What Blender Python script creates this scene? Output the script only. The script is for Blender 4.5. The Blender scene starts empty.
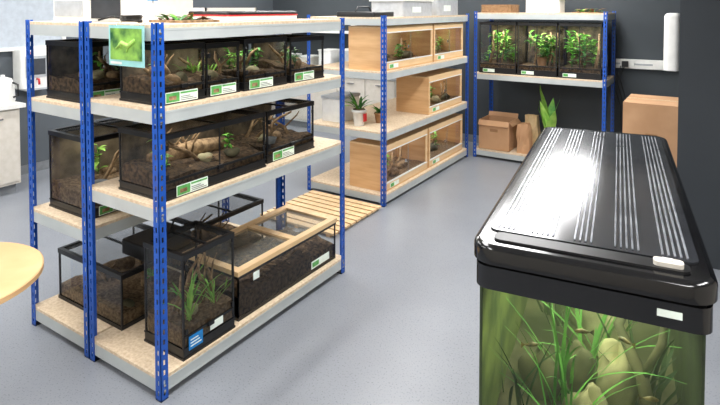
import bpy, math, random
from mathutils import Vector, Matrix
sc=bpy.context.scene
try:
    sc.view_settings.view_transform='Standard'
    sc.view_settings.look='None'
except Exception: pass

def lin(c):
    return tuple(((v/255)/12.92 if v/255<=0.04045 else ((v/255+0.055)/1.055)**2.4) for v in c)+(1,)
M={}
def mat(name,c,c2=None,rough=.5,metal=0,scale=20,stretch=(1,1,1),bump=0,spec=.5,emit=None,es=1,detail=4,lo=.35,hi=.65):
    m=bpy.data.materials.new(name); m.use_nodes=True
    nt=m.node_tree; bs=nt.nodes['Principled BSDF']
    bs.inputs['Base Color'].default_value=lin(c)
    bs.inputs['Roughness'].default_value=rough
    bs.inputs['Metallic'].default_value=metal
    bs.inputs['Specular IOR Level'].default_value=spec
    tc=nt.nodes.new('ShaderNodeTexCoord'); mp=nt.nodes.new('ShaderNodeMapping')
    mp.inputs['Scale'].default_value=stretch
    nz=nt.nodes.new('ShaderNodeTexNoise'); nz.inputs['Scale'].default_value=scale; nz.inputs['Detail'].default_value=detail
    nt.links.new(tc.outputs['Object'],mp.inputs['Vector']); nt.links.new(mp.outputs['Vector'],nz.inputs['Vector'])
    if c2 is None: c2=tuple(min(255,v*1.06+2) for v in c)
    r=nt.nodes.new('ShaderNodeValToRGB')
    r.color_ramp.elements[0].position=lo; r.color_ramp.elements[1].position=hi
    r.color_ramp.elements[0].color=lin(c); r.color_ramp.elements[1].color=lin(c2)
    nt.links.new(nz.outputs['Fac'],r.inputs['Fac']); nt.links.new(r.outputs['Color'],bs.inputs['Base Color'])
    if bump:
        bp=nt.nodes.new('ShaderNodeBump'); bp.inputs['Strength'].default_value=bump; bp.inputs['Distance'].default_value=.01
        nt.links.new(nz.outputs['Fac'],bp.inputs['Height']); nt.links.new(bp.outputs['Normal'],bs.inputs['Normal'])
    if emit:
        bs.inputs['Emission Color'].default_value=lin(emit); bs.inputs['Emission Strength'].default_value=es
    M[name]=m; return m
def glassmat(name,tint,ior=1.45,gl=.02,extra=0.0):
    m=bpy.data.materials.new(name); m.use_nodes=True; nt=m.node_tree
    for n in list(nt.nodes): nt.nodes.remove(n)
    o=nt.nodes.new('ShaderNodeOutputMaterial'); mx=nt.nodes.new('ShaderNodeMixShader')
    t=nt.nodes.new('ShaderNodeBsdfTransparent'); t.inputs['Color'].default_value=tint
    g=nt.nodes.new('ShaderNodeBsdfGlossy'); g.inputs['Roughness'].default_value=gl
    f=nt.nodes.new('ShaderNodeFresnel'); f.inputs['IOR'].default_value=ior
    nt.links.new(f.outputs[0],mx.inputs[0]); nt.links.new(t.outputs[0],mx.inputs[1]); nt.links.new(g.outputs[0],mx.inputs[2])
    nt.links.new(mx.outputs[0],o.inputs['Surface']); M[name]=m
def meshmat(name,c,fac):
    m=bpy.data.materials.new(name); m.use_nodes=True; nt=m.node_tree
    bs=nt.nodes['Principled BSDF']; bs.inputs['Base Color'].default_value=lin(c); bs.inputs['Roughness'].default_value=.5
    o=nt.nodes['Material Output']; mx=nt.nodes.new('ShaderNodeMixShader'); t=nt.nodes.new('ShaderNodeBsdfTransparent')
    mx.inputs[0].default_value=fac
    nt.links.new(t.outputs[0],mx.inputs[1]); nt.links.new(bs.outputs[0],mx.inputs[2]); nt.links.new(mx.outputs[0],o.inputs['Surface']); M[name]=m

mat('blue',(20,76,168),(26,86,182),rough=.38)
mat('beam',(178,184,184),(188,193,192),rough=.4,scale=6)
mat('board',(206,182,150),(228,208,180),rough=.75,scale=60)
mat('black',(17,17,18),(24,24,25),rough=.35)
mat('gloss',(10,10,12),(15,15,17),rough=.12,spec=.6)
mat('lid',(34,36,39),(44,46,50),rough=.13,spec=1.0)
mat('rib',(110,114,120),(150,154,160),rough=.25,metal=.3)
mat('soil',(54,40,28),(118,94,68),rough=.95,scale=45,bump=.5)
mat('soil2',(92,70,48),(150,124,92),rough=.95,scale=60,bump=.5)
mat('foam',(56,48,38),(120,104,82),rough=.95,scale=12,bump=.8)
mat('sandwall',(108,96,76),(156,140,114),rough=.95,scale=10,bump=.5)
mat('bark',(110,86,60),(172,142,106),rough=.9,scale=30,bump=.6)
mat('leaf',(58,135,38),(126,192,70),rough=.5,scale=14)
mat('leafd',(34,92,34),(76,138,54),rough=.5,scale=14)
mat('leafl',(134,196,76),(176,220,108),rough=.5,scale=14)
mat('weed',(58,140,46),(120,190,84),rough=.6,scale=10)
mat('weedd',(20,54,24),(48,84,38),rough=.6,scale=10)
mat('wood',(206,160,110),(222,180,130),rough=.6,scale=3,stretch=(1,1,8))
mat('woodl',(220,184,136),(232,200,156),rough=.55,scale=3,stretch=(8,1,8))
mat('card',(184,142,104),(196,154,116),rough=.85,scale=5)
mat('cardd',(150,110,74),(160,120,84),rough=.85,scale=5)
mat('tape',(206,178,134),rough=.3)
mat('white',(226,226,222),(234,234,230),rough=.35)
mat('offw',(206,200,188),(214,208,198),rough=.5)
mat('label',(226,236,226),rough=.5)
mat('lgreen',(70,155,76),(110,185,100),rough=.5)
mat('lblue',(20,120,190),rough=.5)
mat('red',(190,30,36),rough=.4)
mat('orange',(235,120,30),rough=.4)
mat('pink',(220,150,160),rough=.5)
mat('grey',(120,124,128),rough=.5)
mat('lgrey',(168,172,176),rough=.4)
mat('silver',(200,202,206),rough=.25,metal=.9)
mat('rock',(120,114,86),(200,190,152),rough=.9,scale=9,bump=.5)
mat('rockd',(64,62,46),(116,110,84),rough=.9,scale=9,bump=.5)
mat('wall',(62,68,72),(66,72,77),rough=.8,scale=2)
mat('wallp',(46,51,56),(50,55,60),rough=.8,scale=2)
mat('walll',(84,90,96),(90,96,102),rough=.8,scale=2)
mat('ceil',(225,225,222),rough=.9,scale=2)
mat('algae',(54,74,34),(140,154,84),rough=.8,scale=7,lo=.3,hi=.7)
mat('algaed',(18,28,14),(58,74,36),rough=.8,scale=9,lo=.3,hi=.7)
mat('fish',(60,60,40),(150,130,80),rough=.4,scale=60)
mat('poster',(30,90,50),(150,200,90),rough=.4,scale=14)
mat('teal',(150,205,205),rough=.4)
mat('emitter',(255,255,255),rough=.5,emit=(250,250,255),es=6)
mat('pane',(170,178,186),rough=.3,emit=(205,215,228),es=.15)
mat('screen',(60,64,70),rough=.3)
glassmat('glass',(.97,.985,.975,1),ior=1.5)
glassmat('tank',(.80,.88,.66,1),ior=1.45)
meshmat('mesh',(30,31,32),.5)
meshmat('meshg',(120,120,112),.45)
m=bpy.data.materials.new('water'); m.use_nodes=True; nt=m.node_tree
for n in list(nt.nodes): nt.nodes.remove(n)
o=nt.nodes.new('ShaderNodeOutputMaterial'); pv=nt.nodes.new('ShaderNodeVolumePrincipled')
pv.inputs['Color'].default_value=(.42,.52,.26,1); pv.inputs['Density'].default_value=.65; pv.inputs['Anisotropy'].default_value=.2
nt.links.new(pv.outputs[0],o.inputs['Volume']); M['water']=m
m=mat('floor',(134,138,145),(143,147,154),rough=.34,scale=1.2)
nt=m.node_tree; bs=nt.nodes['Principled BSDF']
tc=[n for n in nt.nodes if n.type=='TEX_COORD'][0]; rp=[n for n in nt.nodes if n.type=='VALTORGB'][0]
n2=nt.nodes.new('ShaderNodeTexNoise'); n2.inputs['Scale'].default_value=110; n2.inputs['Detail'].default_value=2
nt.links.new(tc.outputs['Object'],n2.inputs['Vector'])
r2=nt.nodes.new('ShaderNodeValToRGB'); r2.color_ramp.elements[0].position=.3; r2.color_ramp.elements[0].color=(.6,.6,.6,1)
r2.color_ramp.elements[1].position=.42; r2.color_ramp.elements[1].color=(1,1,1,1)
nt.links.new(n2.outputs['Fac'],r2.inputs['Fac'])
mm=nt.nodes.new('ShaderNodeMix'); mm.data_type='RGBA'; mm.blend_type='MULTIPLY'; mm.inputs[0].default_value=1
nt.links.new(rp.outputs['Color'],mm.inputs[6]); nt.links.new(r2.outputs['Color'],mm.inputs[7]); nt.links.new(mm.outputs[2],bs.inputs['Base Color'])

class B:
    def __init__(s): s.v=[];s.f=[];s.m=[];s.ml=[];s.sm=[]
    def mi(s,n):
        if n not in s.ml: s.ml.append(n)
        return s.ml.index(n)
    def add(s,vs,fs,mn,smooth=False):
        o=len(s.v); k=s.mi(mn); s.v+= [tuple(p) for p in vs]
        for f in fs: s.f.append([o+i for i in f]); s.m.append(k); s.sm.append(smooth)
    def clamp(s,o,x0,x1,y0,y1,z0=-9,z1=9):
        for i in range(o,len(s.v)):
            x,y,z=s.v[i]; s.v[i]=(min(max(x,x0),x1),min(max(y,y0),y1),min(max(z,z0),z1))
    def box(s,x0,x1,y0,y1,z0,z1,mn):
        s.add([(x0,y0,z0),(x1,y0,z0),(x1,y1,z0),(x0,y1,z0),(x0,y0,z1),(x1,y0,z1),(x1,y1,z1),(x0,y1,z1)],
              [(3,2,1,0),(4,5,6,7),(0,1,5,4),(1,2,6,5),(2,3,7,6),(3,0,4,7)],mn)
    def quad(s,p,mn): s.add(p,[(0,1,2,3)],mn)
    def rbox(s,x0,x1,y0,y1,z0,z1,r,mn,top=0,n=5):
        pts=[]
        for cx,cy,a0 in ((x1-r,y0+r,-90),(x1-r,y1-r,0),(x0+r,y1-r,90),(x0+r,y0+r,180)):
            for i in range(n+1):
                a=math.radians(a0+90*i/n); pts.append((cx,cy,math.cos(a),math.sin(a)))
        N=len(pts); prof=[(r,z0)]
        if top: 
            prof+= [(r,z1-top)]+[(r-top*(1-math.cos(t)),z1-top+top*math.sin(t)) for t in (math.pi/6,math.pi/3,math.pi/2)]
        else: prof+=[(r,z1)]
        vs=[];fs=[]
        for rr,z in prof:
            for cx,cy,c,sn in pts: vs.append((cx+rr*c,cy+rr*sn,z))
        for k in range(len(prof)-1):
            for i in range(N):
                j=(i+1)%N; fs.append((k*N+i,k*N+j,(k+1)*N+j,(k+1)*N+i))
        s.add(vs,fs,mn,True)
        s.add([vs[i] for i in range(N)][::-1],[tuple(range(N))],mn)
        s.add([vs[(len(prof)-1)*N+i] for i in range(N)],[tuple(range(N))],mn)
    def lathe(s,cx,cy,prof,mn,n=20,smooth=True):
        vs=[];fs=[]
        for r,z in prof:
            for i in range(n):
                a=2*math.pi*i/n; vs.append((cx+r*math.cos(a),cy+r*math.sin(a),z))
        for k in range(len(prof)-1):
            for i in range(n):
                j=(i+1)%n; fs.append((k*n+i,k*n+j,(k+1)*n+j,(k+1)*n+i))
        s.add(vs,fs,mn,smooth)
        s.add(vs[:n][::-1],[tuple(range(n))],mn); s.add(vs[-n:],[tuple(range(n))],mn)
    def tube(s,path,rad,mn,n=7):
        vs=[];fs=[]
        P=[Vector(p) for p in path]
        for k,p in enumerate(P):
            d=(P[min(k+1,len(P)-1)]-P[max(k-1,0)]).normalized()
            u=d.cross(Vector((0.3,0.2,1))); 
            if u.length<.01: u=d.cross(Vector((1,0,0)))
            u.normalize(); w=d.cross(u)
            r=rad[k] if isinstance(rad,(list,tuple)) else rad
            for i in range(n):
                a=2*math.pi*i/n; vs.append(p+u*(r*math.cos(a))+w*(r*math.sin(a)))
        for k in range(len(P)-1):
            for i in range(n):
                j=(i+1)%n; fs.append((k*n+i,k*n+j,(k+1)*n+j,(k+1)*n+i))
        fs.append(tuple(range(n))[::-1]); fs.append(tuple((len(P)-1)*n+i for i in range(n)))
        s.add(vs,fs,mn,True)
    def leaf(s,p,az,el,L,w,droop,mn,n=5):
        p=Vector(p); h=Vector((math.cos(az),math.sin(az),0)); sd=Vector((-math.sin(az),math.cos(az),0))
        vs=[];fs=[];e=el;q=p.copy()
        for k in range(n+1):
            t=k/n; ww=w*math.sin(math.pi*min(1,.12+.88*t))*.5 if t<1 else 0.0005
            vs+= [q-sd*ww,q+Vector((0,0,-ww*.35)),q+sd*ww]
            q=q+(h*math.cos(e)+Vector((0,0,math.sin(e))))*(L/n); e-=droop/n
        for k in range(n):
            a=3*k; fs+=[(a,a+1,a+4,a+3),(a+1,a+2,a+5,a+4)]
        s.add(vs,fs,mn,True)
    def blob(s,c,r,mn,rnd,amp=.2,n=12,m=8):
        vs=[];fs=[]; ph=[rnd.uniform(0,6) for _ in range(6)]
        for j in range(m+1):
            th=math.pi*j/m
            for i in range(n):
                a=2*math.pi*i/n
                k=1+amp*(math.sin(2*a+ph[0])*math.sin(th*2+ph[1])+.5*math.sin(3*a+ph[2]+th*3)*math.sin(th))
                vs.append((c[0]+r[0]*k*math.sin(th)*math.cos(a),c[1]+r[1]*k*math.sin(th)*math.sin(a),c[2]+r[2]*k*math.cos(th)))
        for j in range(m):
            for i in range(n):
                k=(i+1)%n; fs.append((j*n+i,(j+1)*n+i,(j+1)*n+k,j*n+k))
        s.add(vs,fs,mn,True)
    def soil(s,x0,x1,y0,y1,z0,h,mn,rnd,amp=.02,nx=8,ny=12):
        vs=[];fs=[]; ph=[rnd.uniform(0,6) for _ in range(4)]
        for j in range(ny+1):
            for i in range(nx+1):
                u=i/nx;v=j/ny
                z=z0+h+amp*(math.sin(4*v+ph[0])*.6+math.sin(5*u+ph[1])*.4+rnd.uniform(-.4,.4))+ (1-u)*amp*1.2
                vs.append((x0+(x1-x0)*u,y0+(y1-y0)*v,z))
        W=nx+1
        for j in range(ny):
            for i in range(nx): fs.append((j*W+i,j*W+i+1,(j+1)*W+i+1,(j+1)*W+i))
        s.add(vs,fs,mn,True)
        for a,b in (([j*W+nx for j in range(ny+1)],0),([j*W for j in range(ny+1)],1),([i for i in range(W)],2)):
            vv=[];ff=[]
            for k in a: vv.append(vs[k]); vv.append((vs[k][0],vs[k][1],z0))
            for k in range(len(a)-1): ff.append((2*k,2*k+1,2*k+3,2*k+2))
            s.add(vv,ff,mn,True)
    def obj(s,name,parent=None,bevel=0):
        me=bpy.data.meshes.new(name); me.from_pydata(s.v,[],s.f)
        for n in s.ml: me.materials.append(M[n])
        me.polygons.foreach_set('material_index',s.m); me.polygons.foreach_set('use_smooth',s.sm); me.update()
        o=bpy.data.objects.new(name,me); sc.collection.objects.link(o)
        if parent: o.parent=parent
        return o
def empty(name,loc=(0,0,0),rz=0):
    o=bpy.data.objects.new(name,None); o.location=loc; o.rotation_euler=(0,0,rz); o.empty_display_size=.1; sc.collection.objects.link(o); return o
def emitter(parent,loc,sx,sy,en,col=(1,.97,.9)):
    l=bpy.data.lights.new('emitter','AREA'); l.shape='RECTANGLE'; l.size=sx; l.size_y=sy; l.energy=en; l.color=col
    q=bpy.data.objects.new('emitter',l); q.location=loc; sc.collection.objects.link(q); q.parent=parent; return q  # unseen fill light, added inside an enclosure to brighten its contents

# ---------- room ----------
XL,XR,YB,YF,H=-6.6,2.4,-2.6,7.35,2.9
def simple(name,*a):
    b=B(); b.box(*a); return b.obj(name)
simple('floor',XL-.1,XR+.1,YB-.1,YF+.1,-.1,0,'floor')
simple('ceiling',XL-.1,XR+.1,YB-.1,YF+.1,H,H+.1,'ceil')
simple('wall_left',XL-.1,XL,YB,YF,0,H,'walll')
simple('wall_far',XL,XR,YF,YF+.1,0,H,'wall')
simple('wall_right',XR,XR+.1,YB,YF,0,H,'offw')
simple('wall_back',XL,XR,YB-.1,YB,0,H,'offw')
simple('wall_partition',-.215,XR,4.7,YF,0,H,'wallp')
simple('baseboard_far',XL,-.215,YF-.015,YF,0,.1,'grey')
simple('baseboard_left',XL,XL+.015,YB,YF-.015,0,.1,'grey')
b=B(); b.box(-1.0,-.215,YF-.06,YF,1.17,1.28,'white'); b.box(-1.0,-.215,YF-.063,YF-.06,1.215,1.235,'lgrey')
b.box(-.95,-.8,YF-.072,YF-.06,1.18,1.27,'white'); b.box(-.6,-.45,YF-.072,YF-.06,1.18,1.27,'white')
b.obj('trim_cable_trunking')
b=B(); b.box(XL,XL+.02,1.2,3.6,1.45,2.4,'pane')
for y in (1.2,2.4,3.57): b.box(XL,XL+.05,y,y+.04,1.45,2.4,'white')
for z in (1.42,2.38): b.box(XL,XL+.06,1.18,3.63,z,z+.04,'white')
b.obj('window_1')

# ---------- racks ----------
def rack(name,x0,x1,y0,y1,H,levels,ends=True):
    e=empty(name,((x0+x1)/2,(y0+y1)/2,0))
    a,c=(x1-x0)/2,(y1-y0)/2
    w=.042;t=.003;pitch=.05;hw=.012;s=(w-hw)/2
    k=0
    for sx in (-1,1):
        for sy in (-1,1):
            b=B(); X=sx*a;Y=sy*c
            def fx(u0,u1,z0,z1):
                xs=sorted((X-sx*u0,X-sx*u1)); ys=sorted((Y,Y-sy*t)); b.box(xs[0],xs[1],ys[0],ys[1],z0,z1,'blue')
            def fy(u0,u1,z0,z1):
                ys=sorted((Y-sy*u0,Y-sy*u1)); xs=sorted((X,X-sx*t)); b.box(xs[0],xs[1],ys[0],ys[1],z0,z1,'blue')
            for f in (fx,fy):
                f(0,s,0,H); f(w-s,w,0,H)
                z=0
                while z<H-.01:
                    f(s,w-s,z,min(H,z+.024)); z+=pitch
            b.box(min(X,X-sx*w),max(X,X-sx*w),min(Y,Y-sy*w),max(Y,Y-sy*w),0,.006,'black')
            k+=1; b.obj('upright_%d'%k,e)
    for i,z in enumerate(levels):
        b=B(); g=.004; bt=z-.016; bh=.062
        b.box(-a+g,a-g,-c+g,c-g,bt,z,'board')
        for sx in (-1,1):
            xs=sorted((sx*(a-g),sx*(a-g-.028))); b.box(xs[0],xs[1],-c+g,c-g,bt-bh,bt,'beam')
            xs=sorted((sx*(a-g+.0015),sx*(a-g-.004))); 
            b.box(xs[0],xs[1],-c+.045,c-.045,bt-.012,bt,'beam'); b.box(xs[0],xs[1],-c+.045,c-.045,bt-bh,bt-bh+.01,'beam')
            for q in (-1,1):
                cc=q*(c-.02); b.box(sx*(a+.0)-.004,sx*(a)+.004,cc-.006,cc+.006,bt-.03,bt-.02,'silver'); b.box(sx*(a)-.004,sx*(a)+.004,cc-.006,cc+.006,bt-.055,bt-.045,'silver')
        for sy in (-1,1):
            ys=sorted((sy*(c-g),sy*(c-g-.028))); b.box(-a+g+.028,a-g-.028,ys[0],ys[1],bt-bh,bt,'beam')
        b.obj('shelf_%d'%(i+1),e)
    return e
rack('boltless_shelving_rack',-2.80,-2.20,1.64,3.20,1.83,[.115,.95,1.42,1.82])
rack('boltless_shelving_rack',-3.41,-2.81,1.64,3.20,1.83,[.115,.71,1.37,1.82])
rack('boltless_shelving_rack',-3.54,-2.61,4.46,6.58,1.83,[.11,.71,1.29,1.81])
rack('boltless_shelving_rack',-2.56,-1.00,6.62,7.24,1.86,[.11,1.08,1.84])

# ---------- terrariums ----------
def plants(b,rnd,x0,x1,y0,y1,z,h,n,mats=('leaf','leafd','leafl'),pad=.04,zmax=9):
    o=len(b.v)
    for _ in range(n):
        px,py=rnd.uniform(x0,x1),rnd.uniform(y0,y1); mm=rnd.choice(mats); hh=h*rnd.uniform(.6,1)
        st=rnd.uniform(0,6.3)
        b.tube([(px,py,z-.01),(px+.01,py+.01,z+hh*.5),(px,py,z+hh*.8)],.003,'leafd',5)
        for k in range(rnd.randint(10,15)):
            zz=z+hh*rnd.uniform(.1,.85); az=st+k*2.4
            b.leaf((px,py,zz),az,rnd.uniform(.2,1.0),hh*rnd.uniform(.25,.4),hh*.10+.012,1.4,mm)
    b.clamp(o,x0-pad,x1+pad,y0-pad,y1+pad,-9,zmax)
def grass(b,rnd,cx,cy,z,h,n,mm,lim):
    o=len(b.v)
    for _ in range(n): b.leaf((cx+rnd.uniform(-.02,.02),cy+rnd.uniform(-.02,.02),z),rnd.uniform(0,6.3),rnd.uniform(.9,1.5),h*rnd.uniform(.6,1.1),.010,rnd.uniform(.5,1.8),mm,6)
    b.clamp(o,*lim)
def terr(name,x0,x1,y0,y1,z,h,seed,doors=1,base=.05,rim=.028,soilh=.07,nplants=2,branches=2,soilm='soil',lidm='mesh',back='foam',label=True,blue=False,en=0,kind=0):
    rnd=random.Random(seed); b=B(); g=.004; e=.010
    zt=z+h
    b.box(x0,x1,y0,y1,z+.001,z+base,'black'); b.box(x0-.004,x1+.004,y0-.004,y1+.004,z+.001,z+.012,'black')
    b.box(x0-.003,x1+.003,y0-.003,y1+.003,z+base-.008,z+base,'black')
    r0=zt-rim; w=.02
    b.box(x0-.003,x1+.003,y0-.003,y0+w,r0,zt,'black'); b.box(x0-.003,x1+.003,y1-w,y1+.003,r0,zt,'black')
    b.box(x0-.003,x0+w,y0+w,y1-w,r0,zt,'black'); b.box(x1-w,x1+.003,y0+w,y1-w,r0,zt,'black')
    b.quad([(x0+w,y0+w,zt-.006),(x1-w,y0+w,zt-.006),(x1-w,y1-w,zt-.006),(x0+w,y1-w,zt-.006)],lidm)
    ym=(y0+y1)/2; b.box(x0+w,x1-w,ym-.006,ym+.006,zt-.01,zt,'black')
    for cx in (x0,x1-e):
        for cy in (y0,y1-e): b.box(cx,cx+e,cy,cy+e,z+base,r0,'black')
    i=.002
    b.quad([(x1-i,y0,z+base),(x1-i,y1,z+base),(x1-i,y1,r0),(x1-i,y0,r0)],'glass')
    b.quad([(x0,y0+i,z+base),(x1,y0+i,z+base),(x1,y0+i,r0),(x0,y0+i,r0)],'glass')
    b.quad([(x0,y1-i,z+base),(x1,y1-i,z+base),(x1,y1-i,r0),(x0,y1-i,r0)],'glass')
    if back: b.box(x0+.004,x0+.016,y0+.006,y1-.006,z+base,r0,back)
    else: b.quad([(x0+i,y0,z+base),(x0+i,y1,z+base),(x0+i,y1,r0),(x0+i,y0,r0)],'glass')
    if doors:
        lip=z+base+min(.05,soilh*.6)
        b.box(x1-.001,x1+.004,y0+.005,y1-.005,lip,lip+.012,'black')
        for k in range(1,doors):
            yy=y0+(y1-y0)*k/doors; b.box(x1-.001,x1+.003,yy-.004,yy+.004,lip,r0,'black')
        b.box(x1,x1+.014,ym-.018,ym+.018,lip-.004,lip+.016,'black')
        for yy in (y0+.01,y1-.025): b.box(x1,x1+.008,yy,yy+.015,lip+.02,lip+.045,'black'); b.box(x1,x1+.008,yy,yy+.015,r0-.05,r0-.025,'black')
    gx0=x0+.017; gx1=x1-.008
    b.soil(gx0,gx1,y0+.006,y1-.006,z+base-.001,soilh,soilm,rnd)
    zs=z+base+soilh; hh=h-base-soilh-rim
    o=len(b.v)
    for _ in range(branches):
        ya=rnd.uniform(y0+.05,y1-.05); yb=rnd.uniform(y0+.04,y1-.04); xa=rnd.uniform(gx0+.04,gx1-.04); xb=rnd.uniform(gx0+.03,gx1-.03)
        zb=zs+hh*rnd.uniform(.4,.9)
        b.tube([(xa,ya,zs-.01),((xa*2+xb)/3,(ya*2+yb)/3+.015,zs+(zb-zs)*.4),((xa+xb*2)/3,(ya+2*yb)/3-.01,zs+(zb-zs)*.75),(xb,yb,zb)],[.012,.011,.009,.006],'bark')
        b.tube([((xa*2+xb)/3,(ya*2+yb)/3+.015,zs+(zb-zs)*.4),(xa+.02,(ya+yb)/2+.05,zs+hh*.6),(xa+.04,(ya+yb)/2+.06,zs+hh*.75)],[.007,.005,.003],'bark',5)
    for _ in range(3):
        cx,cy=rnd.uniform(gx0+.06,gx1-.06),rnd.uniform(y0+.07,y1-.07)
        b.blob((cx,cy,zs+.01),(rnd.uniform(.03,.05),rnd.uniform(.035,.06),rnd.uniform(.02,.04)),rnd.choice(['bark','rockd','rock']),rnd)
    for _ in range(12):
        b.leaf((rnd.uniform(gx0+.03,gx1-.03),rnd.uniform(y0+.04,y1-.04),zs+.018),rnd.uniform(0,6.3),.3,.05,.025,.9,'bark',3)
    if kind==1:
        b.lathe(gx1-.08,y0+.12,[(.03,zs),(.045,zs+.035),(.04,zs+.035),(.03,zs+.02)],'grey',14)
    if kind==2:
        b.tube([(gx0+.1,y0+.1,zs+.03),(gx0+.14,ym,zs+.05),(gx0+.12,y1-.12,zs+.03)],[.045,.05,.04],'bark',10)
    b.clamp(o,gx0,gx1,y0+.008,y1-.008,z+base,r0)
    if kind==3:
        for q in range(3): grass(b,rnd,rnd.uniform(gx0+.06,gx1-.05),rnd.uniform(y0+.06,y1-.06),zs,hh*.8,12,'leafl' if q else 'leaf',(gx0,gx1,y0+.01,y1-.01,z,r0))
    plants(b,rnd,gx0+.06,gx1-.05,y0+.06,y1-.06,zs,hh*.95,nplants,zmax=r0)
    if label:
        la=y0+(y1-y0)*.10; lb=min(y1-.03,la+.20); lz=z+base*.15; lt=lz+base*.8+.014; q=x1+.0055
        b.box(x1+.0042,q,la,lb,lz,lt,'label'); mid=la+(lb-la)*.42
        b.box(q,q+.0007,la+.004,mid,lz+.004,lt-.004,'lgreen'); b.box(q,q+.0007,mid+.006,lb-.005,lt-.014,lt-.005,'lgreen')
        for k in range(3): b.box(q,q+.0007,mid+.008,lb-.008-.02*k,lz+.006+k*.009,lz+.010+k*.009,'grey')
        b.box(q+.0007,q+.0012,la+.02,mid-.02,lz+.014,lt-.02,'bark')
    if blue:
        b.box(x1+.005,x1+.007,y0+.03,y0+.12,z+.04,z+.11,'lblue'); b.box(x1+.005,x1+.007,y0+.17,y0+.26,z+.075,z+.115,'label')
        for k in range(3): b.box(x1+.007,x1+.0075,y0+.04,y0+.11-.01*k,z+.055+.016*k,z+.061+.016*k,'label')
    ob=b.obj(name)
    if en: emitter(ob,((x0+x1)/2,(y0+y1)/2,zt-.032),(x1-x0)*.4,(y1-y0)*.6,en)  # added fill to lift the dark interior, no fixture behind it
    return ob
T='glass_terrarium'
z=1.42
terr(T,-2.58,-2.26,1.70,1.98,z,.30,1,nplants=1,soilh=.05,branches=3,en=.5,kind=2)
terr(T,-2.62,-2.27,2.00,2.24,z,.29,2,nplants=0,branches=3,soilh=.04,back='sandwall',kind=3,en=.3)
terr(T,-2.62,-2.26,2.27,2.64,z,.30,3,nplants=5,soilh=.04,en=.6)
terr(T,-2.60,-2.26,2.68,3.03,z,.29,4,nplants=3,soilh=.04,en=.4,soilm='soil2')
z=1.37
terr(T,-3.30,-2.92,1.70,2.05,z,.34,5,nplants=2)
terr(T,-3.30,-2.92,2.10,2.50,z,.32,6,nplants=3)
terr(T,-3.30,-2.92,2.55,2.98,z,.32,7,nplants=2)
z=.95
terr(T,-2.60,-2.24,1.70,2.42,z,.33,8,doors=2,nplants=3,branches=5,soilh=.06,en=.9,kind=2)
terr(T,-2.66,-2.27,2.47,2.93,z,.32,9,nplants=0,branches=6,back='foam',soilh=.04,en=.4,kind=1)
z=.71
terr(T,-3.33,-2.92,1.72,2.28,z,.46,10,doors=2,nplants=1,soilh=.09,branches=4,soilm='soil2',back='sandwall',en=.6,kind=1)
terr(T,-3.30,-2.92,2.38,2.95,z,.42,11,doors=2,nplants=2)
z=.115
terr(T,-2.53,-2.22,1.79,2.14,z,.54,12,doors=1,base=.06,soilh=.09,nplants=0,branches=4,soilm='soil2',back=None,label=False,blue=True,kind=3)
terr('mesh_lidded_glass_tank',-3.36,-2.72,1.78,2.30,z,.31,13,doors=0,base=.02,soilh=.05,nplants=1,branches=3,soilm='soil2',back=None,label=False,kind=2)
terr('mesh_lidded_glass_tank',-3.30,-2.82,2.42,3.02,z,.35,14,doors=0,base=.02,soilh=.06,nplants=0,branches=3,back=None,label=True)
b=B(); b.rbox(-2.98,-2.73,1.95,2.28,.426,.51,.02,'black',top=.01); b.tube([(-2.85,2.2,.50),(-2.9,2.3,.56),(-3.0,2.36,.5),(-3.1,2.36,.3)],.005,'black'); b.obj('heat_lamp_hood')
rnd=random.Random(21); b=B(); x0,x1,y0,y1,z,h=-2.70,-2.24,2.19,3.14,.115,.29
zt=z+h
b.box(x0,x1,y0,y1,z+.001,z+.022,'black')
for a in ([(x1,y0),(x1,y1)],[(x0,y0),(x1,y0)],[(x0,y1),(x1,y1)],[(x0,y0),(x0,y1)]):
    (ax,ay),(bx,by)=a; b.quad([(ax,ay,z+.02),(bx,by,z+.02),(bx,by,zt-.03),(ax,ay,zt-.03)],'glass')
for cx in (x0,x1-.008):
    for cy in (y0,y1-.008): b.box(cx,cx+.008,cy,cy+.008,z+.02,zt-.03,'black')
b.box(x1-.004,x1+.005,y0,y1,zt-.045,zt-.028,'black'); b.box(x0,x1,y0-.005,y0+.004,zt-.045,zt-.028,'black')
b.soil(x0+.006,x1-.006,y0+.006,y1-.006,z+.02,.10,'soil',rnd,amp=.03,nx=12,ny=24)
o=len(b.v)
for k in range(9):
    ya=rnd.uniform(y0+.1,y1-.2); xa=rnd.uniform(x0+.1,x1-.08)
    b.tube([(xa,ya,z+.12),(xa+.05,ya+.08,z+.19),(xa+.02,ya+.18,z+.14)],[.014,.012,.008],'bark')
for k in range(70): b.leaf((rnd.uniform(x0+.05,x1-.03),rnd.uniform(y0+.05,y1-.05),z+.15),rnd.uniform(0,6.3),.3,.06,.03,.9,rnd.choice(['bark','soil2']),3)
b.clamp(o,x0+.01,x1-.01,y0+.01,y1-.01)
w=.04
b.box(x0-.008,x1+.008,y0-.008,y0+w,zt-.028,zt,'woodl'); b.box(x0-.008,x1+.008,y1-w,y1+.008,zt-.028,zt,'woodl')
b.box(x0-.008,x0+w,y0+w,y1-w,zt-.028,zt,'woodl'); b.box(x1-w,x1+.008,y0+w,y1-w,zt-.028,zt,'woodl')
ym=(y0+y1)/2+.05; b.box(x0+w,x1-w,ym-.025,ym+.025,zt-.028,zt+.001,'woodl')
b.quad([(x0+w,y0+w,zt-.012),(x1-w,y0+w,zt-.012),(x1-w,y1-w,zt-.012),(x0+w,y1-w,zt-.012)],'meshg')
b.box(x1+.001,x1+.003,y1-.28,y1-.08,z+.03,z+.08,'label'); b.box(x1+.003,x1+.004,y1-.27,y1-.2,z+.04,z+.07,'lgreen')
b.box(x1+.001,x1+.003,y0+.12,y0+.17,z+.19,z+.235,'label')
b.obj('wood_lidded_glass_tank')

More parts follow.
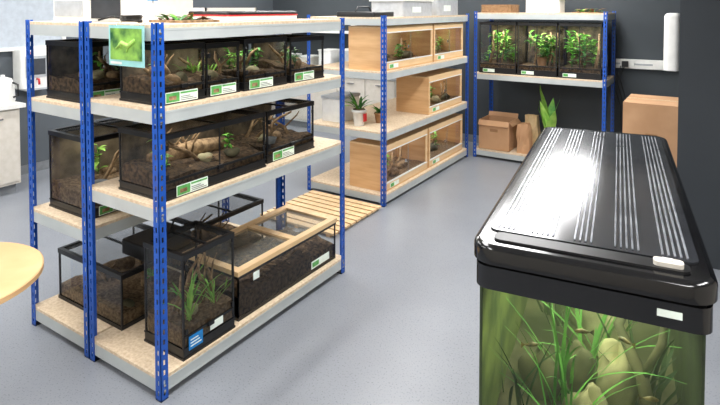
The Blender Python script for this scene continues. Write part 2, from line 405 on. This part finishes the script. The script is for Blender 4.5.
b=B(); b.box(-2.545,-2.265,1.618,1.622,1.615,1.815,'teal'); b.box(-2.53,-2.28,1.616,1.618,1.645,1.80,'poster')
b.tube([(-2.48,1.614,1.70),(-2.43,1.614,1.73),(-2.38,1.614,1.715),(-2.33,1.614,1.745)],[.004,.012,.012,.009],'leafl',6)
for p in ((-2.43,1.73),(-2.38,1.715)): b.tube([(p[0],1.614,p[1]),(p[0]-.015,1.614,p[1]-.03)],.004,'leafl',5)
b.box(-2.53,-2.44,1.616,1.618,1.623,1.635,'white')
for xx in (-2.5,-2.31): b.tube([(xx,1.621,1.80),(xx,1.635,1.825),(xx,1.66,1.826)],.0025,'silver',5)
b.obj('gecko_poster')

# ---------- wooden vivaria ----------
def viv(name,x0,x1,y0,y1,z,h,seed,npl=2,soilm='soil2',en=1.4):
    rnd=random.Random(seed); b=B(); t=.016; z+=.001; zt=z+h
    b.box(x0,x1,y0,y1,z,z+t,'wood'); b.box(x0,x1,y0,y1,zt-t,zt,'woodl')
    b.box(x0,x1,y0,y0+t,z+t,zt-t,'wood'); b.box(x0,x1,y1-t,y1,z+t,zt-t,'wood'); b.box(x0,x0+t,y0+t,y1-t,z+t,zt-t,'woodl')
    b.box(x1-t,x1,y0+t,y1-t,z+t,z+.075,'woodl'); b.box(x1-t,x1,y0+t,y1-t,zt-.055,zt-t,'woodl')
    b.box(x1-t,x1,y0+t,y0+t+.02,z+.075,zt-.055,'woodl'); b.box(x1-t,x1,y1-t-.02,y1-t,z+.075,zt-.055,'woodl')
    b.box(x1-t+.002,x1+.004,y0+t,y1-t,z+.075,z+.085,'white'); b.box(x1-t+.002,x1+.004,y0+t,y1-t,zt-.065,zt-.055,'white')
    ym=(y0+y1)/2
    b.quad([(x1-.004,y0+.03,z+.08),(x1-.004,ym+.02,z+.08),(x1-.004,ym+.02,zt-.06),(x1-.004,y0+.03,zt-.06)],'glass')
    b.quad([(x1-.010,ym-.02,z+.08),(x1-.010,y1-.03,z+.08),(x1-.010,y1-.03,zt-.06),(x1-.010,ym-.02,zt-.06)],'glass')
    b.box(x1-.006,x1-.002,ym+.016,ym+.021,z+.085,zt-.065,'silver'); b.box(x1-.002,x1+.004,ym-.06,ym-.03,z+.2,z+.23,'silver')
    b.box(x1+.0,x1+.002,y0+.1,y0+.28,z+.018,z+.06,'label'); b.box(x1+.002,x1+.003,y0+.11,y0+.18,z+.022,z+.056,'lgreen')
    b.soil(x0+t,x1-t,y0+t,y1-t,z+t,.05,soilm,rnd,amp=.012)
    zs=z+t+.055
    for k in range(3):
        ya=rnd.uniform(y0+.1,y1-.3); xa=rnd.uniform(x0+.1,x1-.1)
        b.tube([(xa,ya,zs-.01),(xa+.03,ya+.1,zs+.10),(xa-.03,ya+.2,zs+.20)],[.018,.014,.01],'bark')
    for k in range(3): b.blob((rnd.uniform(x0+.1,x1-.1),rnd.uniform(y0+.12,y1-.12),zs+.02),(.06,.09,.05),rnd.choice(['rock','rockd','bark']),rnd)
    plants(b,rnd,x0+.1,x1-.08,y0+.15,y1-.1,zs,.24,npl)
    ob=b.obj(name)
    emitter(ob,((x0+x1)/2,ym,zt-t-.01),.2,(y1-y0)*.6,en)  # unseen fill, put in to lighten the vivarium interior
    return ob
V='wooden_vivarium'
viv(V,-3.06,-2.65,4.52,5.60,1.29,.43,31,4); viv(V,-3.06,-2.65,5.63,6.48,1.29,.43,32,3)
viv(V,-3.06,-2.65,5.50,6.45,.71,.42,33,2)
viv(V,-3.06,-2.65,4.54,5.48,.11,.45,34,1); viv(V,-3.06,-2.65,5.51,6.48,.11,.45,35,1)

def pot(name,x,y,z,r,h,ph,n,seed,pm='white',mats=('leaf','leafd'),w=.03,el=(.6,1.4),extra=None):
    rnd=random.Random(seed); b=B()
    b.lathe(x,y,[(r*.7,z+.001),(r,z+h),(r*1.08,z+h)],pm); b.lathe(x,y,[(r*1.1,z+h*.9),(r*1.1,z+h+.004)],pm); b.lathe(x,y,[(r*.95,z+h),(r*.9,z+h+.008)],'soil')
    for k in range(n):
        b.leaf((x+rnd.uniform(-r,r)*.3,y+rnd.uniform(-r,r)*.3,z+h),rnd.uniform(0,6.3),rnd.uniform(*el),ph*rnd.uniform(.6,1),w,rnd.uniform(.5,1.4),rnd.choice(mats),6)
    if extra: b.box(x+r,x+r+.003,y-.03,y+.03,z+h*.3,z+h*.8,extra)
    return b.obj(name)
pot('potted_plant',-3.0,4.62,.711,.07,.16,.24,16,41,extra='red')
pot('potted_plant',-2.9,4.85,.711,.05,.10,.14,10,42,pm='cardd')
b=B(); b.rbox(-3.48,-3.22,4.62,4.98,.711,.95,.03,'white'); b.rbox(-3.49,-3.21,4.61,4.99,.95,.975,.03,'lgrey'); b.obj('storage_tub')
for i in range(3):
    y0=6.66; xa=-2.50+i*.485
    rnd=random.Random(50+i); b=B(); x0,x1,y1=xa,xa+.465,7.10; z,h=1.081,.64; zt=z+h; base=.07
    b.box(x0,x1,y0,y1,z,z+base,'black'); b.box(x0-.004,x1+.004,y0-.004,y1,z,z+.014,'black')
    for q in ((x0-.002,x1+.002,y0-.003,y0+.02),(x0-.002,x1+.002,y1-.02,y1),(x0-.002,x0+.02,y0,y1),(x1-.02,x1+.002,y0,y1)): b.box(*q,zt-.035,zt,'black')
    b.quad([(x0,y0,zt-.008),(x1,y0,zt-.008),(x1,y1,zt-.008),(x0,y1,zt-.008)],'mesh')
    for cx in (x0,x1-.012):
        for cy in (y0,y1-.012): b.box(cx,cx+.012,cy,cy+.012,z+base,zt-.035,'black')
    b.quad([(x0,y0+.002,z+base),(x1,y0+.002,z+base),(x1,y0+.002,zt-.03),(x0,y0+.002,zt-.03)],'glass')
    b.quad([(x0+.002,y0,z+base),(x0+.002,y1,z+base),(x0+.002,y1,zt-.03),(x0+.002,y0,zt-.03)],'glass')
    b.quad([(x1-.002,y0,z+base),(x1-.002,y1,z+base),(x1-.002,y1,zt-.03),(x1-.002,y0,zt-.03)],'glass')
    xm=(x0+x1)/2; b.box(xm-.004,xm+.004,y0-.002,y0+.002,z+base+.05,zt-.03,'black'); b.box(x0,x1,y0-.003,y0+.003,z+base+.04,z+base+.052,'black')
    b.box(xm-.02,xm+.02,y0-.012,y0,z+base+.035,z+base+.055,'black')
    b.box(x0+.01,x1-.01,y1-.02,y1-.008,z+base,zt-.04,'foam')
    b.box(x0+.012,x1-.012,y0+.012,y1-.02,z+base-.001,z+base+.05,'soil')
    for k in range(4):
        xx=rnd.uniform(x0+.06,x1-.06); yy=rnd.uniform(y0+.08,y1-.08)
        b.tube([(xx,yy,z+.12),(xx+.03,yy+.02,z+.3),(min(x1-.04,max(x0+.04,xx+rnd.uniform(-.1,.1))),yy,z+.52)],[.012,.01,.007],'bark')
    if i==1: b.lathe(xm+.03,y0+.14,[(.05,z+base+.05),(.07,z+base+.15),(.075,z+base+.15)],'cardd')
    plants(b,rnd,x0+.07,x1-.07,y0+.07,y1-.1,z+base+.05,.40,7,zmax=zt-.04)
    plants(b,rnd,x0+.07,x1-.07,y0+.08,y1-.1,z+base+.22,.30,8,('leaf','leafl'),zmax=zt-.04)
    b.box(x0+.05,x0+.2,y0-.0055,y0-.004,z+.015,z+.055,'label'); b.box(x0+.055,x0+.11,y0-.0065,y0-.0055,z+.02,z+.05,'lgreen')
    ob=b.obj('tall_glass_terrarium'); emitter(ob,(xm,(y0+y1)/2-.1,zt-.04),.35,.15,3.6,(1,1,.92))  # added fill so the planting looks lit; these tanks carry no light canopy

def cbox(name,x0,x1,y0,y1,z0,z1,flap=False,m='card'):
    b=B()
    if flap:
        t=.005
        b.box(x0,x1,y0,y0+t,z0,z1,m);b.box(x0,x1,y1-t,y1,z0,z1,m);b.box(x0,x0+t,y0+t,y1-t,z0,z1,m);b.box(x1-t,x1,y0+t,y1-t,z0,z1,m);b.box(x0,x1,y0,y1,z0,z0+t,'cardd')
        b.add([(x0,y0,z1),(x1,y0,z1),(x1,y0-.03,z1-.06),(x0,y0-.03,z1-.06)],[(0,1,2,3)],m)
        b.add([(x1,y0,z1),(x1,y1,z1),(x1+.04,y1,z1-.05),(x1+.04,y0,z1-.05)],[(0,1,2,3)],m)
        b.add([(x0,y1,z1),(x1,y1,z1),(x1,y1+.02,z1+.05),(x0,y1+.02,z1+.05)],[(0,1,2,3)],m)
    else:
        b.box(x0,x1,y0,y1,z0,z1,m)
        ym=(y0+y1)/2; b.box(x0-.001,x1+.001,ym-.025,ym+.025,z1-.08,z1+.001,'tape'); b.box(x0+.0,x1,ym-.0015,ym+.0015,z1,z1+.0015,'cardd')
    b.box((x0+x1)/2-.05,(x0+x1)/2+.05,y0-.0015,y0,z0+(z1-z0)*.62,z0+(z1-z0)*.72,'cardd')
    return b.obj(name)
cbox('cardboard_box',-2.50,-2.11,6.66,7.02,.111,.48,True)
cbox('cardboard_box',-.72,-.23,5.75,6.35,0,1.0)
def bag(cx,cy,w,d,h,m,seed):
    rnd=random.Random(seed); b=B(); vs=[];n=16
    for k,(s,t) in enumerate(((1,0),(1.03,.3),(.97,.6),(.88,.82),(.78,1))):
        for i in range(n):
            a=2*math.pi*i/n; c,sn=math.cos(a),math.sin(a); f=1/max(abs(c),abs(sn))**.7
            vs.append((cx+w*s*f*c+rnd.uniform(-.012,.012),cy+d*s*f*sn+rnd.uniform(-.012,.012),.112+h*t))
    fs=[(k*n+i,k*n+(i+1)%n,(k+1)*n+(i+1)%n,(k+1)*n+i) for k in range(4) for i in range(n)]
    b.add(vs,fs,m); b.add(vs[:n],[tuple(range(n))[::-1]],m); b.add([(p[0],p[1],p[2]-.04) for p in vs[-n:]],[tuple(range(n))],'cardd'); b.obj('paper_bag')
bag(-1.95,6.76,.085,.07,.36,'card',3); bag(-1.93,7.02,.10,.07,.42,'tape',6); bag(-1.42,6.80,.10,.10,.28,'offw',4)
b=B(); x,y,z=-1.68,6.86,.111
b.lathe(x,y,[(.07,z),(.10,z+.20),(.108,z+.20)],'white'); b.lathe(x,y,[(.09,z+.20),(.085,z+.208)],'soil')
for k,(az,el,L) in enumerate(((2.9,1.5,.66),(0.2,1.45,.56),(4.2,1.4,.5),(1.5,1.4,.5),(5.4,1.3,.4),(3.4,1.35,.42))):
    b.leaf((x,y,z+.20),az,el,L,.13,.35,'leaf' if k%2 else 'leafl',8)
b.clamp(0,-1.80,-1.555,6.68,7.15); b.obj('broad_leaf_potted_plant')

b=B()
for k in range(9):
    yy=3.62+k*.088; b.box(-3.42,-2.60,yy,yy+.066,.02,.038,'woodl')
for xx in (-3.38,-3.02,-2.68): b.box(xx,xx+.04,3.62,4.39,0,.02,'wood')
b.obj('wooden_duckboard')

b=B(); cx,cy=-2.73,.95
b.lathe(cx,cy,[(.37,.72),(.38,.724),(.38,.746),(.374,.75)],'wood',64,False)
b.lathe(cx,cy,[(.03,.03),(.03,.72)],'silver'); b.lathe(cx,cy,[(.25,0.0),(.25,.012),(.05,.03)],'silver',40); b.lathe(cx,cy,[(.12,.70),(.12,.72)],'black')
b.obj('round_table')

b=B()
b.box(XL+.02,-5.98,.3,2.80,.1,.88,'offw'); b.box(XL+.02,-6.04,.32,2.78,0,.1,'grey'); b.box(XL+.02,-5.93,.28,2.84,.88,.92,'white')
for k in range(5):
    yy=.32+k*.495; b.box(-5.98,-5.962,yy,yy+.485,.13,.86,'offw'); b.box(-5.962,-5.94,yy+.15,yy+.33,.78,.795,'silver')
b.obj('base_cabinet')
b=B(); x,y=-6.14,2.72
b.lathe(x,y,[(.10,.921),(.11,.95),(.10,1.12),(.08,1.17),(.02,1.19),(.02,1.21)],'white',28); b.tube([(x+.08,y+.06,1.13),(x+.14,y+.08,1.11),(x+.14,y+.08,1.0),(x+.09,y+.06,.98)],.01,'black'); b.obj('kettle')
b=B(); b.rbox(-6.45,-6.08,1.95,2.48,.921,1.28,.03,'white'); b.box(-6.08,-6.074,2.0,2.32,.96,1.24,'black'); b.box(-6.08,-6.07,2.34,2.46,.96,1.24,'lgrey'); b.obj('microwave_oven')
b=B(); b.rbox(XL,-6.40,3.02,3.36,1.0,1.44,.03,'white',top=.02); b.box(-6.40,-6.392,3.07,3.31,1.12,1.36,'lgrey'); b.box(-6.392,-6.388,3.10,3.28,1.15,1.33,'screen')
b.tube([(-6.40,3.19,1.10),(-6.36,3.19,1.10),(-6.35,3.19,1.04)],.012,'red'); b.box(-6.59,-6.36,3.05,3.33,.98,1.0,'lgrey'); b.box(-6.392,-6.386,3.08,3.12,1.38,1.41,'red')
b.obj('wall_water_heater')

b=B(); b.box(-6.3,-3.75,6.75,YF-.02,.1,.88,'white'); b.box(-6.3,-3.75,6.8,YF-.02,0,.1,'grey'); b.box(-6.32,-3.73,6.70,YF-.02,.88,.92,'lgrey')
for k in range(5): b.box(-6.28+k*.505,-5.79+k*.505,6.732,6.75,.13,.86,'offw'); b.box(-6.1+k*.505,-5.97+k*.505,6.71,6.732,.78,.79,'silver')
b.obj('base_cabinet')
rnd=random.Random(9)
b=B(); b.box(-6.2,-3.9,7.03,YF-.005,1.5,1.53,'white'); b.box(-6.2,-6.17,7.1,YF-.005,1.4,1.5,'white'); b.box(-3.93,-3.9,7.1,YF-.005,1.4,1.5,'white'); b.obj('wall_shelf')
for i in range(7):
    x=-6.0+i*.31; hh=rnd.uniform(.16,.3); r=rnd.uniform(.04,.07); m=rnd.choice(['lgreen','white','orange','lblue','red','offw','white'])
    b=B(); b.lathe(x,7.18,[(r,1.531),(r,1.531+hh*.7),(r*.5,1.531+hh*.82),(r*.5,1.531+hh)],m,18); b.box(x-r*.8,x+r*.8,7.18-r-.002,7.18-r+.004,1.56,1.56+hh*.35,'label'); b.obj('storage_bottle')
for i in range(6):
    x=-5.9+i*.4; hh=rnd.uniform(.18,.34); m=rnd.choice(['white','lgrey','lblue','offw','lgreen'])
    b=B(); b.rbox(x-.12,x+.12,6.85,7.15,.921,.921+hh,.03,m); b.rbox(x-.13,x+.13,6.84,7.16,.921+hh,.94+hh,.03,'white'); b.obj('storage_tub')

zt=1.821
b=B(); b.rbox(-2.78,-2.42,2.3,2.95,zt,zt+.03,.02,'white'); b.rbox(-2.785,-2.415,2.295,2.955,zt+.03,zt+.038,.02,'red'); b.rbox(-2.78,-2.42,2.3,2.95,zt+.038,zt+.058,.02,'black',top=.01); b.obj('carry_case')
rnd=random.Random(12); b=B()
b.box(-2.64,-2.36,1.92,2.18,zt,zt+.012,'bark')
for k in range(34):
    b.leaf((-2.50+rnd.uniform(-.1,.1),2.05+rnd.uniform(-.1,.1),zt+.012),rnd.uniform(0,6.3),rnd.uniform(.2,.9),rnd.uniform(.06,.11),.03,1.0,rnd.choice(['leaf','leafd','pink','bark']))
b.clamp(0,-2.70,-2.3,1.86,2.27,zt); b.obj('artificial_plant_bundle')
b=B(); b.rbox(-3.3,-2.95,1.74,1.98,zt,zt+.16,.02,'white',top=.01); b.box(-2.95,-2.945,1.77,1.95,zt+.02,zt+.13,'screen'); b.box(-3.27,-2.98,1.736,1.741,zt+.03,zt+.12,'lgrey'); b.tube([(-2.93,1.8,zt+.01),(-2.88,1.85,zt+.03),(-2.86,1.95,zt+.01),(-2.9,2.05,zt+.02),(-2.95,2.0,zt+.03)],.006,'black'); b.obj('electrical_control_unit')
b=B(); b.tube([(-2.58+.055*math.cos(k*.55)*(1+.15*math.sin(k*.7)),1.77+.05*math.sin(k*.55),zt+.005+.0006*k) for k in range(60)],.004,'black',5); b.obj('coiled_cable')
b=B(); b.lathe(-2.72,2.0,[(.03,zt),(.032,zt+.08),(.012,zt+.10),(.012,zt+.12)],'white',16); b.box(-2.75,-2.68,1.99,2.01,zt+.12,zt+.14,'lblue'); b.obj('spray_bottle')
b=B(); b.rbox(-3.3,-2.95,2.15,2.5,zt,zt+.14,.02,'white',top=.01); b.rbox(-3.31,-2.94,2.14,2.51,zt+.14,zt+.155,.02,'lgrey'); b.obj('storage_tub')
b=B(); b.box(-3.3,-2.95,2.6,3.1,zt,zt+.01,'white')
for q in ((-3.3,-3.29,2.6,3.1),(-2.96,-2.95,2.6,3.1),(-3.3,-2.95,2.6,2.61),(-3.3,-2.95,3.09,3.1)): b.box(*q,zt,zt+.08,'white')
b.obj('plastic_tray')
zt=1.811
b=B(); b.rbox(-3.1,-2.7,5.0,5.7,zt,zt+.16,.03,'lgrey'); b.rbox(-3.12,-2.68,4.98,5.72,zt+.16,zt+.18,.03,'white'); b.box(-2.70,-2.697,5.2,5.4,zt+.04,zt+.1,'label'); b.obj('storage_tub')
b=B(); b.rbox(-3.1,-2.7,5.85,6.45,zt,zt+.2,.03,'lgrey'); b.rbox(-3.12,-2.68,5.83,6.47,zt+.2,zt+.22,.03,'white'); b.box(-2.70,-2.697,6.0,6.2,zt+.05,zt+.12,'label'); b.obj('storage_tub')
b=B(); b.rbox(-3.2,-2.75,4.5,4.9,zt,zt+.05,.02,'black',top=.01); b.tube([(-3.0,4.55,zt+.05),(-3.0,4.6,zt+.1),(-3.0,4.8,zt+.1),(-3.0,4.85,zt+.05)],.008,'black'); b.obj('carry_case')
zt=1.841
b=B(); b.rbox(-1.95,-1.55,6.75,7.05,zt,zt+.16,.02,'white'); b.rbox(-1.96,-1.54,6.74,7.06,zt+.16,zt+.18,.02,'lgrey'); b.obj('storage_tub')
b=B(); b.rbox(-2.5,-2.1,6.7,7.0,zt,zt+.1,.03,'cardd'); 
for k in range(6): b.box(-2.502,-2.098,6.698,7.002,zt+.01+k*.016,zt+.016+k*.016,'bark')
b.obj('wicker_basket')
rnd=random.Random(5); b=B(); b.box(-1.4,-1.1,6.72,7.0,zt,zt+.01,'bark')
for k in range(26): b.leaf((-1.25+rnd.uniform(-.1,.1),6.86+rnd.uniform(-.08,.08),zt+.01),rnd.uniform(0,6.3),rnd.uniform(.1,.8),.13,.04,1.2,rnd.choice(['leaf','leafd','leafl','bark']))
b.clamp(0,-1.45,-1.03,6.65,7.15,zt); b.obj('artificial_plant_bundle')

b=B(); b.rbox(-.325,-.215,4.78,5.02,1.42,1.86,.04,'white',top=.03); b.box(-.30,-.24,4.82,4.98,1.412,1.42,'grey'); b.box(-.328,-.32,4.86,4.94,1.52,1.6,'lgrey'); b.obj('paper_towel_dispenser')
b=B(); b.box(-.93,-.86,YF-.10,YF-.073,1.19,1.26,'black')
for k in range(3): b.tube([(-.9-.02*k,YF-.09,1.2),(-.95-.03*k,YF-.09,1.05-.05*k),(-.86-.04*k,YF-.06,.7),(-.9-.01*k,YF-.05,.003)],.005,'black')
b.obj('power_adapter')

# ---------- foreground aquarium ----------
e=empty('aquarium_on_stand',(-.405,1.068,0),math.radians(7.6))
W,L=.42,1.22
b=B(); b.box(.012,W-.012,.012,L-.012,0.0,.82,'black'); b.box(0,W,0,L,.82,.85,'gloss'); b.box(.02,W-.02,.008,.012,.06,.80,'gloss'); b.obj('stand',e)
b=B()
gx0,gx1,gy0,gy1=.006,W-.012,.012,L-.012
b.box(gx0-.006,gx1+.006,gy0-.006,gy1+.006,.85,.89,'gloss')
b.quad([(gx0,gy0,.88),(gx1,gy0,.88),(gx1,gy0,1.33),(gx0,gy0,1.33)],'tank')
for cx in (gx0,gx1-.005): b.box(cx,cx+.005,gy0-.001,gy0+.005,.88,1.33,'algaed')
b.obj('tank_glass',e)
b=B()
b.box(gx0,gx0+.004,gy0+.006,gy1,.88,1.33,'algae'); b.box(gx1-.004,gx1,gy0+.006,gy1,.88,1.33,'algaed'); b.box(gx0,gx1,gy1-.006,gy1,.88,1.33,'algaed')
b.obj('tank_walls',e)
b=B(); b.box(gx0+.0045,gx1-.0045,gy0+.003,gy1-.0065,.90,1.30,'water'); b.obj('water',e)
rnd=random.Random(77); b=B()
b.soil(gx0+.005,gx1-.005,gy0+.006,gy1-.007,.885,.05,'rockd',rnd,amp=.02,nx=10,ny=24)
for c,r in (((.21,.18,.98),(.05,.06,.06)),((.10,.30,.98),(.045,.06,.06)),((.27,.32,1.0),(.055,.06,.08)),((.31,.16,.96),(.045,.05,.045)),((.1,.14,.94),(.035,.04,.03)),((.22,.6,1.0),(.09,.1,.10)),((.19,.27,1.04),(.035,.035,.05))):
    b.blob(c,r,'rock' if rnd.random()<.75 else 'rockd',rnd,.28,20,14)
b.tube([(.35,.22,.93),(.32,.26,1.06),(.27,.32,1.14),(.33,.42,1.24)],[.018,.015,.012,.008],'rockd'); b.tube([(.32,.26,1.06),(.36,.28,1.14),(.37,.32,1.22)],[.012,.010,.006],'rockd')
b.obj('gravel_and_rocks',e)
b=B()
def weed(x,y,n,h,m,w=.007):
    for k in range(n): b.leaf((x+rnd.uniform(-.03,.03),y+rnd.uniform(-.03,.03),.93),rnd.uniform(0,6.3),rnd.uniform(1.1,1.52),h*rnd.uniform(.55,1),w,rnd.uniform(.2,1.2),m,8)
weed(.15,.15,14,.30,'weed',.005); weed(.16,.27,22,.36,'weed'); weed(.05,.2,9,.3,'weedd'); weed(.34,.34,16,.30,'weedd',.010); weed(.25,.6,26,.38,'weedd',.014); weed(.1,.6,22,.38,'weedd',.014); weed(.22,.42,16,.36,'weed',.010)
b.clamp(0,gx0+.01,gx1-.01,gy0+.012,gy1-.01,.9,1.295)
b.obj('water_plants',e)
b=B()
for (x,y,z,a) in ((.1,.10,1.17,.5),(.28,.13,1.21,2.6),(.33,.10,1.12,.2),(.2,.09,1.23,3.4)):
    c,s=math.cos(a),math.sin(a)
    b.tube([(x-c*.016,y-s*.016,z),(x-c*.009,y-s*.009,z),(x,y,z+.001),(x+c*.009,y+s*.009,z),(x+c*.014,y+s*.014,z)],[.001,.0035,.005,.004,.001],'fish',8)
    b.add([(x-c*.015,y-s*.015,z),(x-c*.024,y-s*.024,z+.007),(x-c*.024,y-s*.024,z-.007)],[(0,1,2)],'fish')
b.obj('fish',e)
b=B()
b.rbox(-.004,W+.000,-.004,L+.004,1.325,1.372,.03,'gloss')
b.rbox(.004,W-.008,.004,L-.004,1.372,1.380,.03,'black')
b.rbox(-.012,W+.008,-.012,L+.012,1.380,1.418,.05,'gloss',top=.012,n=8)
b.rbox(.012,W-.016,.07,L-.03,1.418,1.4215,.02,'lid')
b.rbox(.03,W-.034,.02,.06,1.418,1.422,.015,'black')
b.obj('hood',e)
b=B()
for g0,c in ((.028,4),(.098,5),(.182,4),(.258,5),(.342,5)):
    for k in range(c):
        xx=g0+k*.0105; b.box(xx,xx+.0036,.085,L-.05,1.4215,1.4235,'rib')
b.obj('lid_ribs',e)
b=B(); b.rbox(W-.095,W-.045,.028,.052,1.422,1.430,.008,'offw'); b.box(W-.08,W-.062,.036,.046,1.430,1.433,'white'); b.box(W-.09,W-.05,-.0055,-.004,1.345,1.358,'label'); b.obj('latch',e)
ld=bpy.data.lights.new('aquarium_lamp','AREA'); ld.shape='RECTANGLE'; ld.size=.2; ld.size_y=1.0; ld.energy=6; ld.color=(1,1,.88)
lo=bpy.data.objects.new('aquarium_lamp',ld); lo.location=(W/2,L/2,1.315); sc.collection.objects.link(lo); lo.parent=e

# ---------- lights ----------
def clight(x,y,sx,sy,en):
    b=B(); b.box(x-sx/2-.02,x+sx/2+.02,y-sy/2-.02,y+sy/2+.02,H-.04,H-.001,'white'); b.box(x-sx/2,x+sx/2,y-sy/2,y+sy/2,H-.045,H-.04,'emitter')
    o=b.obj('ceiling_light')
    l=bpy.data.lights.new('tube','AREA'); l.shape='RECTANGLE'; l.size=sx; l.size_y=sy; l.energy=en; l.color=(1,.99,.97)
    q=bpy.data.objects.new('tube',l); q.location=(x,y,H-.05); sc.collection.objects.link(q); q.parent=o
for x in (-5.3,-3.2,-1.35,.9):
    for y in (-1,1.5,4.2,6.1):
        if x>0 and y>4: continue
        clight(x,y,.5 if x==-1.35 else .3,1.5,34)
w=bpy.data.worlds.new('world'); sc.world=w; w.use_nodes=True; w.node_tree.nodes['Background'].inputs[0].default_value=(.8,.85,.9,1); w.node_tree.nodes['Background'].inputs[1].default_value=.4
cd=bpy.data.cameras.new('camera'); cd.sensor_width=36; cd.lens=27.4; cd.shift_y=-.2437; cd.clip_start=.05
co=bpy.data.objects.new('camera',cd); co.location=(0,0,1.9); co.rotation_euler=(math.radians(88),0,math.radians(32.9)); sc.collection.objects.link(co); sc.camera=co
